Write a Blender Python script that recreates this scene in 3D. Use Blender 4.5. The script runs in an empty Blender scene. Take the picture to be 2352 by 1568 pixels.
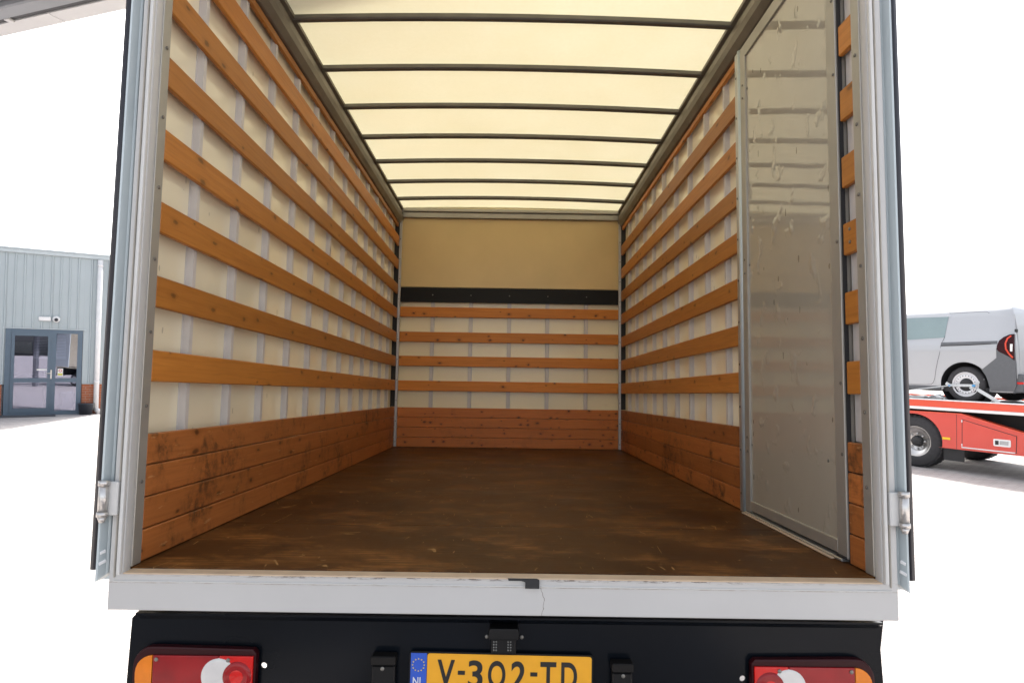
import bpy, bmesh, math, random
from mathutils import Vector, Matrix
random.seed(7)
S = bpy.context.scene
COL = S.collection

# ------------------------------------------------------------------ camera, sky, sun, exposure
TILT = 0.05            # the box truck stands nose-down by this angle
ZF = 1.154             # height of its load floor at the rear opening
def cam_matrix(yaw, pitch, roll, loc):
    f = Vector((math.sin(yaw)*math.cos(pitch), math.cos(yaw)*math.cos(pitch), math.sin(pitch)))
    r = Vector((math.cos(yaw), -math.sin(yaw), 0)); u = r.cross(f)
    c, s = math.cos(roll), math.sin(roll)
    R = c*r + s*u; U = -s*r + c*u
    m = Matrix((R, U, -f)).transposed().to_4x4(); m.translation = loc
    return m
cd = bpy.data.cameras.new('camera'); cam = bpy.data.objects.new('camera', cd); COL.objects.link(cam)
cd.sensor_width = 36; cd.lens = 1515.08/2352*36; cd.clip_end = 2000; cd.clip_start = 0.05
cam.matrix_world = cam_matrix(0.0036, 0.0797-TILT, 0.0147, Vector((0.0072, -1.8863, 1.750)))
S.camera = cam

SUNV = Vector((-0.15, 1.28, 1.0)).normalized()
world = bpy.data.worlds.new('World'); S.world = world; world.use_nodes = True
wn = world.node_tree; wn.nodes.clear()
sky = wn.nodes.new('ShaderNodeTexSky'); sky.sky_type = 'NISHITA'; sky.sun_disc = False
sky.sun_elevation = math.asin(SUNV.z); sky.sun_rotation = math.atan2(SUNV.x, SUNV.y)
sky.air_density = 1.0; sky.dust_density = 5.0; sky.ozone_density = 1.0
hs = wn.nodes.new('ShaderNodeHueSaturation'); hs.inputs['Saturation'].default_value = 0.35
bg = wn.nodes.new('ShaderNodeBackground'); bg.inputs['Strength'].default_value = 0.12
wo = wn.nodes.new('ShaderNodeOutputWorld')
wn.links.new(sky.outputs[0], hs.inputs['Color']); wn.links.new(hs.outputs[0], bg.inputs[0]); wn.links.new(bg.outputs[0], wo.inputs[0])
sl = bpy.data.lights.new('sun', 'SUN'); sl.energy = 3.2; sl.angle = math.radians(2.5); sl.color = (1, 0.96, 0.9)
so = bpy.data.objects.new('sun', sl); COL.objects.link(so)
so.rotation_euler = (-SUNV).to_track_quat('-Z', 'Y').to_euler(); so.location = (0, 20, 30)
S.view_settings.view_transform = 'Standard'; S.view_settings.look = 'None'
S.view_settings.exposure = 2.03; S.view_settings.gamma = 1
S.cycles.max_bounces = 16; S.cycles.diffuse_bounces = 12; S.cycles.glossy_bounces = 5; S.cycles.transmission_bounces = 8
S.cycles.use_denoising = True; S.cycles.sample_clamp_indirect = 8

# ------------------------------------------------------------------ materials
def new_mat(name):
    m = bpy.data.materials.new(name); m.use_nodes = True
    nt = m.node_tree; b = nt.nodes['Principled BSDF']
    return m, nt, b
class N:
    def __init__(s, nt): s.nt = nt
    def n(s, t, **kw):
        x = s.nt.nodes.new(t)
        for k, v in kw.items(): setattr(x, k, v)
        return x
    def l(s, a, b): s.nt.links.new(a, b)
    def coord(s, scale=(1,1,1), rnd=True, gen='Object'):
        tc = s.n('ShaderNodeTexCoord'); mp = s.n('ShaderNodeMapping'); mp.inputs['Scale'].default_value = scale
        if rnd:
            oi = s.n('ShaderNodeObjectInfo'); mu = s.n('ShaderNodeVectorMath', operation='SCALE')
            cb = s.n('ShaderNodeCombineXYZ'); 
            for i in range(3): s.l(oi.outputs['Random'], cb.inputs[i])
            s.l(cb.outputs[0], mu.inputs[0]); mu.inputs['Scale'].default_value = 37.0
            ad = s.n('ShaderNodeVectorMath', operation='ADD'); s.l(tc.outputs[gen], ad.inputs[0]); s.l(mu.outputs[0], ad.inputs[1])
            s.l(ad.outputs[0], mp.inputs[0])
        else: s.l(tc.outputs[gen], mp.inputs[0])
        return mp.outputs[0]
    def noise(s, vec, scale=5, detail=4, rough=.5, dist=0):
        x = s.n('ShaderNodeTexNoise'); s.l(vec, x.inputs['Vector'])
        x.inputs['Scale'].default_value = scale; x.inputs['Detail'].default_value = detail
        x.inputs['Roughness'].default_value = rough; x.inputs['Distortion'].default_value = dist
        return x.outputs['Fac']
    def ramp(s, fac, stops):
        r = s.n('ShaderNodeValToRGB'); s.l(fac, r.inputs[0]); e = r.color_ramp.elements
        while len(e) < len(stops): e.new(.5)
        for i, (p, c) in enumerate(stops):
            e[i].position = p; e[i].color = (c, c, c, 1) if isinstance(c, (int, float)) else (*c, 1)
        return r.outputs[0]
    def mix(s, fac, a, b, blend='MIX'):
        m = s.n('ShaderNodeMix', data_type='RGBA', blend_type=blend)
        for v, i in ((fac, 0), (a, 6), (b, 7)):
            if isinstance(v, (int, float)): m.inputs[i].default_value = v
            elif isinstance(v, tuple): m.inputs[i].default_value = (*v, 1)
            else: s.l(v, m.inputs[i])
        return m.outputs[2]
    def math(s, op, a, b=0.0, c=None):
        m = s.n('ShaderNodeMath', operation=op)
        for v, i in ((a, 0), (b, 1), (c, 2)):
            if v is None: continue
            if isinstance(v, (int, float)): m.inputs[i].default_value = v
            else: s.l(v, m.inputs[i])
        return m.outputs[0]
    def bump(s, h, strength, dist=.01):
        b = s.n('ShaderNodeBump'); b.inputs['Strength'].default_value = strength; b.inputs['Distance'].default_value = dist
        s.l(h, b.inputs['Height']); return b.outputs[0]

def plain(name, col, rough=.5, metal=0.0, var=.08, vs=8, spec=.5, bump=0, bs=60, coat=0):
    m, nt, b = new_mat(name); g = N(nt)
    f = g.noise(g.coord(), vs, 4)
    d = tuple(max(0, c*(1-var*2)) for c in col); h = tuple(min(1, c*(1+var)) for c in col)
    g.l(g.mix(f, d, h), b.inputs['Base Color'])
    b.inputs['Roughness'].default_value = rough; b.inputs['Metallic'].default_value = metal
    b.inputs['Specular IOR Level'].default_value = spec; b.inputs['Coat Weight'].default_value = coat
    b.inputs['Coat Roughness'].default_value = .05
    if bump: g.l(g.bump(g.noise(g.coord(), bs, 3), bump, .002), b.inputs['Normal'])
    return m

def wood(name, axis, light, dark, dirt=0.0, knot=1.0, kfreq=7.0, kthr=.72):
    """varnished pine, grain along `axis` (0 x, 1 y), knots as dark ovals"""
    m, nt, b = new_mat(name); g = N(nt)
    sc = [26, 26, 26]; sc[axis] = 1.1
    f = g.noise(g.coord(tuple(sc)), 1.6, 5, .6, .7)
    col = g.mix(g.ramp(f, [(.2, 0), (.85, 1)]), dark, light)
    sc2 = [60, 60, 60]; sc2[axis] = 2.2
    f2 = g.noise(g.coord(tuple(sc2)), 2.2, 3, .6, .3)
    col = g.mix(g.math('MULTIPLY', g.ramp(f2, [(.48, 0), (.7, 1)]), .30), col, tuple(c*.5 for c in dark))
    oi = g.n('ShaderNodeObjectInfo')
    hv = g.n('ShaderNodeHueSaturation'); g.l(col, hv.inputs['Color'])
    g.l(g.math('MULTIPLY_ADD', oi.outputs['Random'], .42, .78), hv.inputs['Value']); col = hv.outputs[0]
    # broad tone drift
    col = g.mix(g.math('MULTIPLY', g.ramp(g.noise(g.coord(), 1.3, 2), [(.35, 0), (.7, 1)]), .35), col, tuple(c*.7 for c in light))
    k = [15, 15, 15]; k[axis] = kfreq
    kv = g.coord(tuple(k))
    wob = g.noise(kv, 2.5, 2)
    vo = g.n('ShaderNodeTexVoronoi', voronoi_dimensions='2D')
    av = g.n('ShaderNodeVectorMath', operation='ADD'); g.l(kv, av.inputs[0])
    sw = g.n('ShaderNodeVectorMath', operation='SCALE'); cw = g.n('ShaderNodeCombineXYZ'); g.l(wob, cw.inputs[0]); g.l(wob, cw.inputs[1]); g.l(wob, cw.inputs[2])
    g.l(cw.outputs[0], sw.inputs[0]); sw.inputs['Scale'].default_value = .25; g.l(sw.outputs[0], av.inputs[1]); sk = g.n('ShaderNodeSeparateXYZ'); g.l(av.outputs[0], sk.inputs[0]); ck_ = g.n('ShaderNodeCombineXYZ'); g.l(sk.outputs[axis], ck_.inputs[0]); g.l(sk.outputs[2], ck_.inputs[1]); g.l(ck_.outputs[0], vo.inputs['Vector']); vo.inputs['Scale'].default_value = 1.0
    sepc = g.n('ShaderNodeSeparateColor'); g.l(vo.outputs['Color'], sepc.inputs[0])
    sel = g.math('GREATER_THAN', sepc.outputs[0], kthr)
    size = g.math('MULTIPLY_ADD', sepc.outputs[1], .13, .04)
    kd = g.math('DIVIDE', vo.outputs['Distance'], size)
    ring = g.ramp(kd, [(.0, 1), (.55, .8), (.9, .35), (1.0, 0)])
    halo = g.ramp(g.math('MULTIPLY', kd, .4), [(.35, 1), (1, 0)])
    col = g.mix(g.math('MULTIPLY', g.math('MULTIPLY', halo, sel), .35*knot), col, tuple(c*.45 for c in dark))
    col = g.mix(g.math('MULTIPLY', g.math('MULTIPLY', ring, sel), .85*knot), col, (.035, .012, .004))
    if dirt:
        d1 = g.noise(g.coord((1,1,1), False), 3.2, 6, .72, .4)
        d2 = g.noise(g.coord((1,1,1), False), 21, 5, .7)
        dm = g.math('MULTIPLY', g.ramp(d1, [(.5, 0), (.68, 1)]), g.ramp(d2, [(.4, 0), (.62, 1)]))
        col = g.mix(g.math('MULTIPLY', dm, dirt), col, (.022, .014, .009))
        s1 = [30, 30, 30]; s1[axis] = 5
        d3 = g.noise(g.coord(tuple(s1), False), 2.0, 4, .6)
        col = g.mix(g.math('MULTIPLY', g.ramp(d3, [(.64, 0), (.7, 1)]), .3*dirt), col, (.62, .36, .16))
    g.l(col, b.inputs['Base Color'])
    b.inputs['Roughness'].default_value = .48; b.inputs['Specular IOR Level'].default_value = .35
    g.l(g.bump(f2, .25, .002), b.inputs['Normal'])
    return m

M = {}
M['slat_y'] = wood('varnished pine slat', 1, (.52, .204, .036), (.37, .122, .018), .0, .75)
M['slat_x_lit'] = wood('brightened varnished pine slat', 0, (.70, .262, .040), (.53, .165, .020), .0, 1.1, 10, .62)  # lighter than the side slats to make up for light falloff
M['board_y'] = wood('scuffed pine board', 1, (.48, .168, .045), (.32, .095, .022), 1.3, .9)
M['board_x_lit'] = wood('brightened pine board across', 0, (.68, .225, .052), (.52, .145, .027), .35, 1.15, 11, .5)  # brightened against the side boards, offsets the weak light at the bulkhead
M['alu'] = plain('bare aluminium', (.50, .49, .48), .42, .75, .06, 12)
M['alu_dull'] = plain('dull anodised aluminium', (.42, .40, .36), .5, .55, .08, 9)
M['upright'] = plain('galvanised upright', (.60, .565, .54), .42, .05, .1, 10)
M['rail'] = plain('grimy roof rail', (.21, .185, .15), .5, .45, .22, 7)
M['bow'] = plain('roof bow steel', (.16, .15, .13), .42, .5, .2, 9)
M['screw'] = plain('screw', (.22, .21, .19), .4, .7)
M['gap_black'] = plain('matt black for gaps and trim', (.018, .018, .02), .7)  # matt black trim, also stands for shade in gaps
M['black_band'] = plain('black phenolic board', (.006, .005, .0045), .5, 0, .2, 20, .25)
M['steel'] = plain('stainless steel', (.60, .58, .56), .33, .9, .06)
M['rubber'] = plain('black rubber gasket', (.017, .017, .024), .45)
M['door_alu'] = plain('powder coated door profile', (.48, .54, .56), .3, .1, .04, 5)
M['bumper'] = plain('dark bumper', (.004, .0058, .009), .16, 0, .3, 3, .16, .6, 2.6)
M['bracket'] = plain('black plastic', (.005, .005, .0055), .45, 0, .2, 8, .25)
M['white_lens'] = plain('reversing lens', (.62, .60, .58), .12, 0, .05, 40, .5, 0, 0, .6)
M['amber'] = plain('amber lens', (.75, .20, .006), .12, 0, .12, 30, .35, 0, 0, .15)
M['red'] = plain('red lens', (.30, .003, .006), .1, 0, .25, 12, .35, 0, 0, .15)
M['red_bright'] = plain('bright red lens', (.62, .008, .006), .1, 0, .15, 20, .35, 0, 0, .15)
M['red_dark'] = plain('dark red lamp housing', (.03, .002, .004), .3, 0, .2, 8, .2, 0, 0, 0)
M['plate'] = plain('yellow reflective plate', (.80, .37, .012), .38, 0, .04, 30)
M['plate_blue'] = plain('blue plate band', (.02, .09, .52), .4, 0, .05)
M['plate_ink'] = plain('plate ink', (.008, .008, .008), .45)
M['star'] = plain('star yellow', (.8, .6, .03), .5)
M['plate_white'] = plain('plate letters', (.75, .75, .75), .5)

def polyester(name, col, rough, dent=0.0, scuffs=1.0, tint=.1, trans=0.0):
    m, nt, b = new_mat(name); g = N(nt)
    f = g.noise(g.coord((1,1,1), False), 2.2, 5, .6)
    c = g.mix(g.ramp(f, [(.3, 0), (.75, 1)]), tuple(x*(1-tint) for x in col), col)
    st = g.noise(g.coord((1,1,1), False), 14, 6, .75)
    c = g.mix(g.math('MULTIPLY', g.ramp(st, [(.62, 0), (.8, 1)]), .25*scuffs), c, (.30, .22, .14))
    # short dark scuff marks
    v = g.n('ShaderNodeTexVoronoi'); g.l(g.coord((1, 9, 3.2), False), v.inputs['Vector']); v.inputs['Scale'].default_value = 2.4
    sp = g.n('ShaderNodeSeparateColor'); g.l(v.outputs['Color'], sp.inputs[0])
    mk = g.math('MULTIPLY', g.math('LESS_THAN', g.math('ADD', v.outputs['Distance'], g.math('MULTIPLY', g.noise(g.coord((1,1,1), False), 60, 3), .2)), .2), g.math('GREATER_THAN', sp.outputs[1], .62))
    c = g.mix(g.math('MULTIPLY', mk, .7*scuffs), c, (.10, .075, .05))
    g.l(c, b.inputs['Base Color']); b.inputs['Roughness'].default_value = rough
    b.inputs['Specular IOR Level'].default_value = .9 if dent else .6
    h = g.noise(g.coord((1,1,1), False), 3.5, 2, .5)
    if dent:
        dn = g.noise(g.coord((1, 1, .8), False), 13, 2, .5)
        h2 = g.ramp(dn, [(.62, 0), (.74, 1)])
        h = g.math('ADD', g.math('MULTIPLY', h, .5), g.math('MULTIPLY', h2, dent))
    g.l(g.bump(h, .35, .0045), b.inputs['Normal'])
    if trans:      # thin laminate: daylight glows through it
        t = g.n('ShaderNodeBsdfTranslucent'); t.inputs[0].default_value = (.95, .76, .42, 1)
        x = g.n('ShaderNodeMixShader'); x.inputs[0].default_value = trans
        g.l(b.outputs[0], x.inputs[1]); g.l(t.outputs[0], x.inputs[2]); g.l(x.outputs[0], nt.nodes['Material Output'].inputs[0])
    return m
M['skin'] = polyester('white polyester wall', (.88, .795, .59), .12, 0, .5, .06, .03)
M['skin_front_lit'] = polyester('brightened front wall', (.92, .82, .56), .25, 0, .7, .06)  # side skin made brighter and yellower to offset dim light up front
M['door_panel'] = polyester('dented glossy door panel', (.40, .365, .30), .045, 1.6, 1.0)
M['head_panel'] = polyester('cream bulkhead panel', (.68, .50, .235), .38, 0, .5)

# translucent roof sheet
m, nt, b = new_mat('translucent polyester roof'); g = N(nt)
nt.nodes.remove(b); out = nt.nodes['Material Output']
fib = g.noise(g.coord((1,1,1), False), 48, 6, .75); blot = g.noise(g.coord((1,1,1), False), 2.4, 5, .65); spk = g.noise(g.coord((5, 1.2, 1), False), 6, 5, .7, .5)
tc = g.mix(g.ramp(fib, [(.35, 0), (.65, 1)]), (.80, .735, .475), (.94, .875, .61))
tc = g.mix(g.math('MULTIPLY', g.ramp(blot, [(.35, 0), (.7, 1)]), .32), tc, (.70, .60, .32))
tc = g.mix(g.math('MULTIPLY', g.ramp(spk, [(.66, 0), (.73, 1)]), .38), tc, (.62, .42, .16))
tr = g.n('ShaderNodeBsdfTranslucent'); df = g.n('ShaderNodeBsdfDiffuse'); df.inputs[0].default_value = (.90, .84, .68, 1)
g.l(tc, tr.inputs[0]); ms = g.n('ShaderNodeMixShader'); ms.inputs[0].default_value = .178
g.l(df.outputs[0], ms.inputs[1]); g.l(tr.outputs[0], ms.inputs[2]); g.l(ms.outputs[0], out.inputs[0])
M['roof'] = m

# plywood floor
m, nt, b = new_mat('worn brown plywood floor'); g = N(nt)
o = (1, 1, 1)
big = g.noise(g.coord(o, False), 1.5, 5, .62, .3); gr = g.noise(g.coord((2.2, 40, 1), False), 2.0, 5, .65)
col = g.mix(g.ramp(big, [(.35, 0), (.68, 1)]), (.042, .0165, .005), (.105, .042, .0115))
wear = g.math('MULTIPLY', g.ramp(g.noise(g.coord((1, 1.6, 1), False), 2.6, 6, .7, .2), [(.49, 0), (.68, 1)]), g.ramp(gr, [(.38, 0), (.62, 1)]))
tcy = g.n('ShaderNodeTexCoord'); spy = g.n('ShaderNodeSeparateXYZ'); g.l(tcy.outputs['Object'], spy.inputs[0])
col = g.mix(g.math('MULTIPLY', wear, g.ramp(g.math('MULTIPLY', spy.outputs[1], .25), [(.10, 1), (.3, .55)])), col, (.36, .15, .040))
stn = g.noise(g.coord((1.5, 3, 1), False), 4.0, 4, .6)
col = g.mix(g.math('MULTIPLY', g.ramp(stn, [(.62, 0), (.7, 1)]), .45), col, (.022, .014, .009))
def scratch(rot, sx, sy, w, mk, thr, seed):
    """straight drag marks: thin level lines of a strongly stretched noise, broken up by a second one"""
    tcd = g.n('ShaderNodeTexCoord'); mp = g.n('ShaderNodeMapping'); mp.inputs['Rotation'].default_value = (0, 0, rot); mp.inputs['Location'].default_value = (seed, seed*1.7, 0)
    g.l(tcd.outputs['Object'], mp.inputs[0])
    m2 = g.n('ShaderNodeMapping'); m2.inputs['Scale'].default_value = (sx, sy, 1); g.l(mp.outputs[0], m2.inputs[0])
    a = g.noise(m2.outputs[0], 1, 0, .5); line = g.math('LESS_THAN', g.math('ABSOLUTE', g.math('SUBTRACT', a, .5)), w)
    k = g.ramp(g.noise(mp.outputs[0], mk, 3, .6), [(thr, 0), (thr+.05, 1)])
    return g.math('MULTIPLY', line, k)
for rot_, sx_, sy_, w_, mk_, th_, sd_ in ((.15, 9, .7, .006, 7, .60, .35), (-.35, 8, .6, .005, 8, .62, 2.9), (.75, 7, .7, .005, 9, .64, 6.1), (-.05, 14, .8, .008, 8, .60, 9.3), (1.25, 8, .6, .005, 9, .64, 4.7)):
    col = g.mix(g.math('MULTIPLY', scratch(rot_, sx_, sy_, w_, mk_, th_, sd_), .75), col, (.40, .23, .085))
g.l(col, b.inputs['Base Color'])
g.l(g.ramp(big, [(.3, .34), (.7, .55)]), b.inputs['Roughness']); b.inputs['Specular IOR Level'].default_value = .14
g.l(g.bump(gr, .25, .002), b.inputs['Normal'])
M['floor'] = m

# white painted rear frame with dirt and chipped lip
def painted(name, chips):
    m, nt, b = new_mat(name); g = N(nt)
    f = g.noise(g.coord((1,1,1), False), 3, 5, .6)
    c = g.mix(f, (.45, .443, .433) if chips else (.52, .515, .50), (.52, .513, .503) if chips else (.60, .595, .58))
    if chips:
        tcd = g.n('ShaderNodeTexCoord'); sp = g.n('ShaderNodeSeparateXYZ'); g.l(tcd.outputs['Object'], sp.inputs[0])
        ch = g.noise(g.coord((7, 1, 38), False), 3.2, 6, .72)
        band = g.ramp(g.math('MULTIPLY_ADD', sp.outputs[2], 25, 1.0), [(.58, 0), (.68, .5), (.78, 1), (.93, 0)])     # near the lip
        mid = g.ramp(g.math('ABSOLUTE', sp.outputs[0]), [(.55, 1), (.95, .2)])
        k = g.math('MULTIPLY', g.math('MULTIPLY', band, mid), g.ramp(ch, [(.50, 0), (.56, 1)]))
        c = g.mix(g.math('MULTIPLY', k, .9), c, (.06, .035, .022))
        ln = g.math('LESS_THAN', g.math('ABSOLUTE', g.math('ADD', sp.outputs[2], .0305)), .0016)
        ln = g.math('MULTIPLY', ln, g.ramp(g.noise(g.coord((3,1,1), False), 6, 4, .7), [(.42, 0), (.62, 1)]))
        c = g.mix(g.math('MULTIPLY', ln, .55), c, (.25, .19, .14))
        # a hairline crack right of the latch notch
        xx = g.math('ADD', sp.outputs[0], g.math('MULTIPLY', g.noise(g.coord((1,1,1), False), 22, 3), .05))
        ck = g.math('MULTIPLY', g.math('LESS_THAN', g.math('ABSOLUTE', g.math('SUBTRACT', xx, .137)), .0011), g.math('LESS_THAN', sp.outputs[2], -.03))
        c = g.mix(g.math('MULTIPLY', ck, .7), c, (.12, .09, .07))
    else:
        d = g.noise(g.coord((6, 6, .8), False), 4, 5, .7)
        c = g.mix(g.math('MULTIPLY', g.ramp(d, [(.55, 0), (.8, 1)]), .5), c, (.38, .33, .26))
    g.l(c, b.inputs['Base Color']); b.inputs['Roughness'].default_value = .34
    g.l(g.bump(g.noise(g.coord((1,1,1), False), 5, 3), .1, .003), b.inputs['Normal'])
    return m
M['paint'] = painted('white frame paint', False)
M['sill_paint'] = painted('chipped white sill paint', True)
M['threshold'] = plain('worn beige threshold', (.58, .44, .31), .5, 0, .15, 14, .4, .2, 40)
M['seal'] = plain('grubby seal', (.42, .39, .34), .45, 0, .12, 10)

# ------------------------------------------------------------------ mesh helpers
def link(o, parent=None):
    COL.objects.link(o)
    if parent is not None: o.parent = parent
    return o
def mesh(name, verts, faces, mat, parent=None, smooth=False):
    me = bpy.data.meshes.new(name); me.from_pydata([tuple(v) for v in verts], [], faces); me.validate(); me.update()
    bm = bmesh.new(); bm.from_mesh(me); bmesh.ops.recalc_face_normals(bm, faces=bm.faces); bm.to_mesh(me); bm.free()
    me.materials.append(mat)
    if smooth:
        for p in me.polygons: p.use_smooth = True
    return link(bpy.data.objects.new(name, me), parent)
def from_bm(name, bm, mat, parent=None, smooth=False):
    me = bpy.data.meshes.new(name); bmesh.ops.recalc_face_normals(bm, faces=bm.faces); bm.to_mesh(me); bm.free(); me.materials.append(mat)
    if smooth:
        for p in me.polygons: p.use_smooth = True
    return link(bpy.data.objects.new(name, me), parent)
def bm_box(bm, x0, x1, y0, y1, z0, z1, bev=0, seg=1):
    r = bmesh.ops.create_cube(bm, size=1)
    vs = r['verts']
    for v in vs:
        v.co = Vector(((x0+x1)/2+v.co.x*(x1-x0), (y0+y1)/2+v.co.y*(y1-y0), (z0+z1)/2+v.co.z*(z1-z0)))
    if bev:
        es = list({e for v in vs for e in v.link_edges})
        bmesh.ops.bevel(bm, geom=es, offset=bev, segments=seg, profile=.6, affect='EDGES')
def box(name, x0, x1, y0, y1, z0, z1, mat, parent=None, bev=0.0, seg=1):
    bm = bmesh.new(); bm_box(bm, x0, x1, y0, y1, z0, z1, bev, seg)
    return from_bm(name, bm, mat, parent)
def map_axis(a, b, d, axis):
    return {'x': (d, a, b), 'y': (a, d, b), 'z': (a, b, d)}[axis]
def prism(name, poly, d0, d1, axis, mat, parent=None, bev=0.0, smooth=False):
    """poly in the plane across `axis`, extruded from d0 to d1"""
    bm = bmesh.new(); n = len(poly)
    A = [bm.verts.new(map_axis(a, b, d0, axis)) for a, b in poly]; B = [bm.verts.new(map_axis(a, b, d1, axis)) for a, b in poly]
    bm.faces.new(A); bm.faces.new(B[::-1])
    for i in range(n): bm.faces.new((A[i], A[(i+1) % n], B[(i+1) % n], B[i]))
    bmesh.ops.recalc_face_normals(bm, faces=bm.faces)
    if bev:
        es = [e for e in bm.edges if (e.verts[0] in A) == (e.verts[1] in A)]
        bmesh.ops.bevel(bm, geom=es, offset=bev, segments=2, profile=.6, affect='EDGES')
    return from_bm(name, bm, mat, parent, smooth)
def bm_cyl(bm, p, q, r, seg=16, r2=None, cap=True):
    p, q = Vector(p), Vector(q); d = q-p
    r_ = bmesh.ops.create_cone(bm, cap_ends=cap, segments=seg, radius1=r, radius2=r if r2 is None else r2, depth=d.length)
    m = d.to_track_quat('Z', 'Y').to_matrix().to_4x4(); m.translation = (p+q)/2
    bmesh.ops.transform(bm, matrix=m, verts=r_['verts'])
def cyl(name, p, q, r, mat, parent=None, seg=16, r2=None, smooth=True):
    bm = bmesh.new(); bm_cyl(bm, p, q, r, seg, r2)
    o = from_bm(name, bm, mat, parent)
    if smooth:
        for f in o.data.polygons: f.use_smooth = len(f.vertices) == 4
    return o
def lathe(bm, prof, axis, centre, seg=32):
    """prof: (distance along axis, radius); axis 'y' or 'z'"""
    rings = []
    for d, r in prof:
        ring = []
        for k in range(seg):
            t = 2*math.pi*k/seg; a, b = r*math.cos(t), r*math.sin(t)
            ring.append(bm.verts.new(Vector(centre)+Vector((a, d, b) if axis == 'y' else (a, b, d))))
        rings.append(ring)
    for i in range(len(rings)-1):
        for k in range(seg):
            bm.faces.new((rings[i][k], rings[i][(k+1) % seg], rings[i+1][(k+1) % seg], rings[i+1][k]))
    return rings
def turned(name, prof, axis, centre, mat, parent=None, seg=32, caps=True):
    bm = bmesh.new(); rg = lathe(bm, prof, axis, centre, seg)
    if caps:
        bm.faces.new(rg[0]); bm.faces.new(rg[-1][::-1])
    o = from_bm(name, bm, mat, parent)
    for f in o.data.polygons: f.use_smooth = len(f.vertices) == 4
    return o
def shape(name, loops, d0, d1, axis, mat, parent=None):
    """filled outline with holes (first loop the outline), extruded across `axis`"""
    cu = bpy.data.curves.new(name, 'CURVE'); cu.dimensions = '2D'; cu.fill_mode = 'BOTH'; cu.extrude = abs(d1-d0)/2
    for lp in loops:
        s = cu.splines.new('POLY'); s.points.add(len(lp)-1); s.use_cyclic_u = True
        for i, (a, b) in enumerate(lp): s.points[i].co = (a, b, 0, 1)
    t = bpy.data.objects.new(name, cu); COL.objects.link(t); bpy.context.view_layer.update()
    me = bpy.data.meshes.new_from_object(t.evaluated_get(bpy.context.evaluated_depsgraph_get()))
    bpy.data.objects.remove(t); bpy.data.curves.remove(cu)
    mid = (d0+d1)/2
    for v in me.vertices: v.co = Vector(map_axis(v.co.x, v.co.y, mid+v.co.z, axis))
    me.materials.clear(); me.materials.append(mat)
    bm = bmesh.new(); bm.from_mesh(me); bmesh.ops.remove_doubles(bm, verts=bm.verts, dist=1e-5); bmesh.ops.recalc_face_normals(bm, faces=bm.faces); bm.to_mesh(me); bm.free()
    me.name = name
    return link(bpy.data.objects.new(name, me), parent)
def lettering(name, txt, x0, x1, z0, z1, y, mat, parent, thick=.0008, offset=0.0):
    cu = bpy.data.curves.new(name, 'FONT'); cu.body = txt; cu.size = 1; cu.offset = offset; cu.extrude = .02
    t = bpy.data.objects.new(name, cu); COL.objects.link(t); bpy.context.view_layer.update()
    me = bpy.data.meshes.new_from_object(t.evaluated_get(bpy.context.evaluated_depsgraph_get()))
    bpy.data.objects.remove(t); bpy.data.curves.remove(cu)
    xs = [v.co.x for v in me.vertices]; ys = [v.co.y for v in me.vertices]
    ax, bx, ay, by = min(xs), max(xs), min(ys), max(ys)
    for v in me.vertices:
        v.co = Vector((x0+(v.co.x-ax)/(bx-ax)*(x1-x0), y-(v.co.z/.02)*thick, z0+(v.co.y-ay)/(by-ay)*(z1-z0)))
    me.materials.clear(); me.materials.append(mat); me.name = name
    return link(bpy.data.objects.new(name, me), parent)
def thing(name, label, cat, loc=(0, 0, 0), rot=(0, 0, 0), group=None):
    o = bpy.data.objects.new(name, None); o.empty_display_size = .2; COL.objects.link(o)
    o.location = loc; o.rotation_euler = rot; o['label'] = label; o['category'] = cat
    if group: o['group'] = group
    return o
def tag(o, label, cat, group=None):
    o['label'] = label; o['category'] = cat
    if group: o['group'] = group
    return o
def arc(cx, cy, r, a0, a1, n):
    return [(cx+r*math.cos(math.radians(a0+(a1-a0)*i/n)), cy+r*math.sin(math.radians(a0+(a1-a0)*i/n))) for i in range(n+1)]
def rrect(x0, x1, y0, y1, r, n=5):
    return arc(x1-r, y1-r, r, 0, 90, n)+arc(x0+r, y1-r, r, 90, 180, n)+arc(x0+r, y0+r, r, 180, 270, n)+arc(x1-r, y0+r, r, 270, 360, n)

# ------------------------------------------------------------------ ground
m, nt, b = new_mat('pale block paving'); g = N(nt)
br = g.n('ShaderNodeTexBrick'); g.l(g.coord((1,1,1), False), br.inputs['Vector']); br.inputs['Scale'].default_value = 1
br.inputs['Brick Width'].default_value = .21; br.inputs['Row Height'].default_value = .105; br.inputs['Mortar Size'].default_value = .006
br.inputs['Color1'].default_value = (.33, .305, .295, 1); br.inputs['Color2'].default_value = (.41, .38, .37, 1); br.inputs['Mortar'].default_value = (.20, .18, .17, 1)
f = g.noise(g.coord((1,1,1), False), .5, 6, .6)
g.l(g.mix(g.ramp(f, [(.35, 0), (.7, 1)]), br.outputs[0], g.mix(.25, br.outputs[0], (.25, .24, .235))), b.inputs['Base Color'])
b.inputs['Roughness'].default_value = .85
M['paving'] = m
ground = mesh('ground', [(-600, -600, 0), (600, -600, 0), (600, 600, 0), (-600, 600, 0)], [(0, 1, 2, 3)], M['paving'])
ground['kind'] = 'structure'

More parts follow.
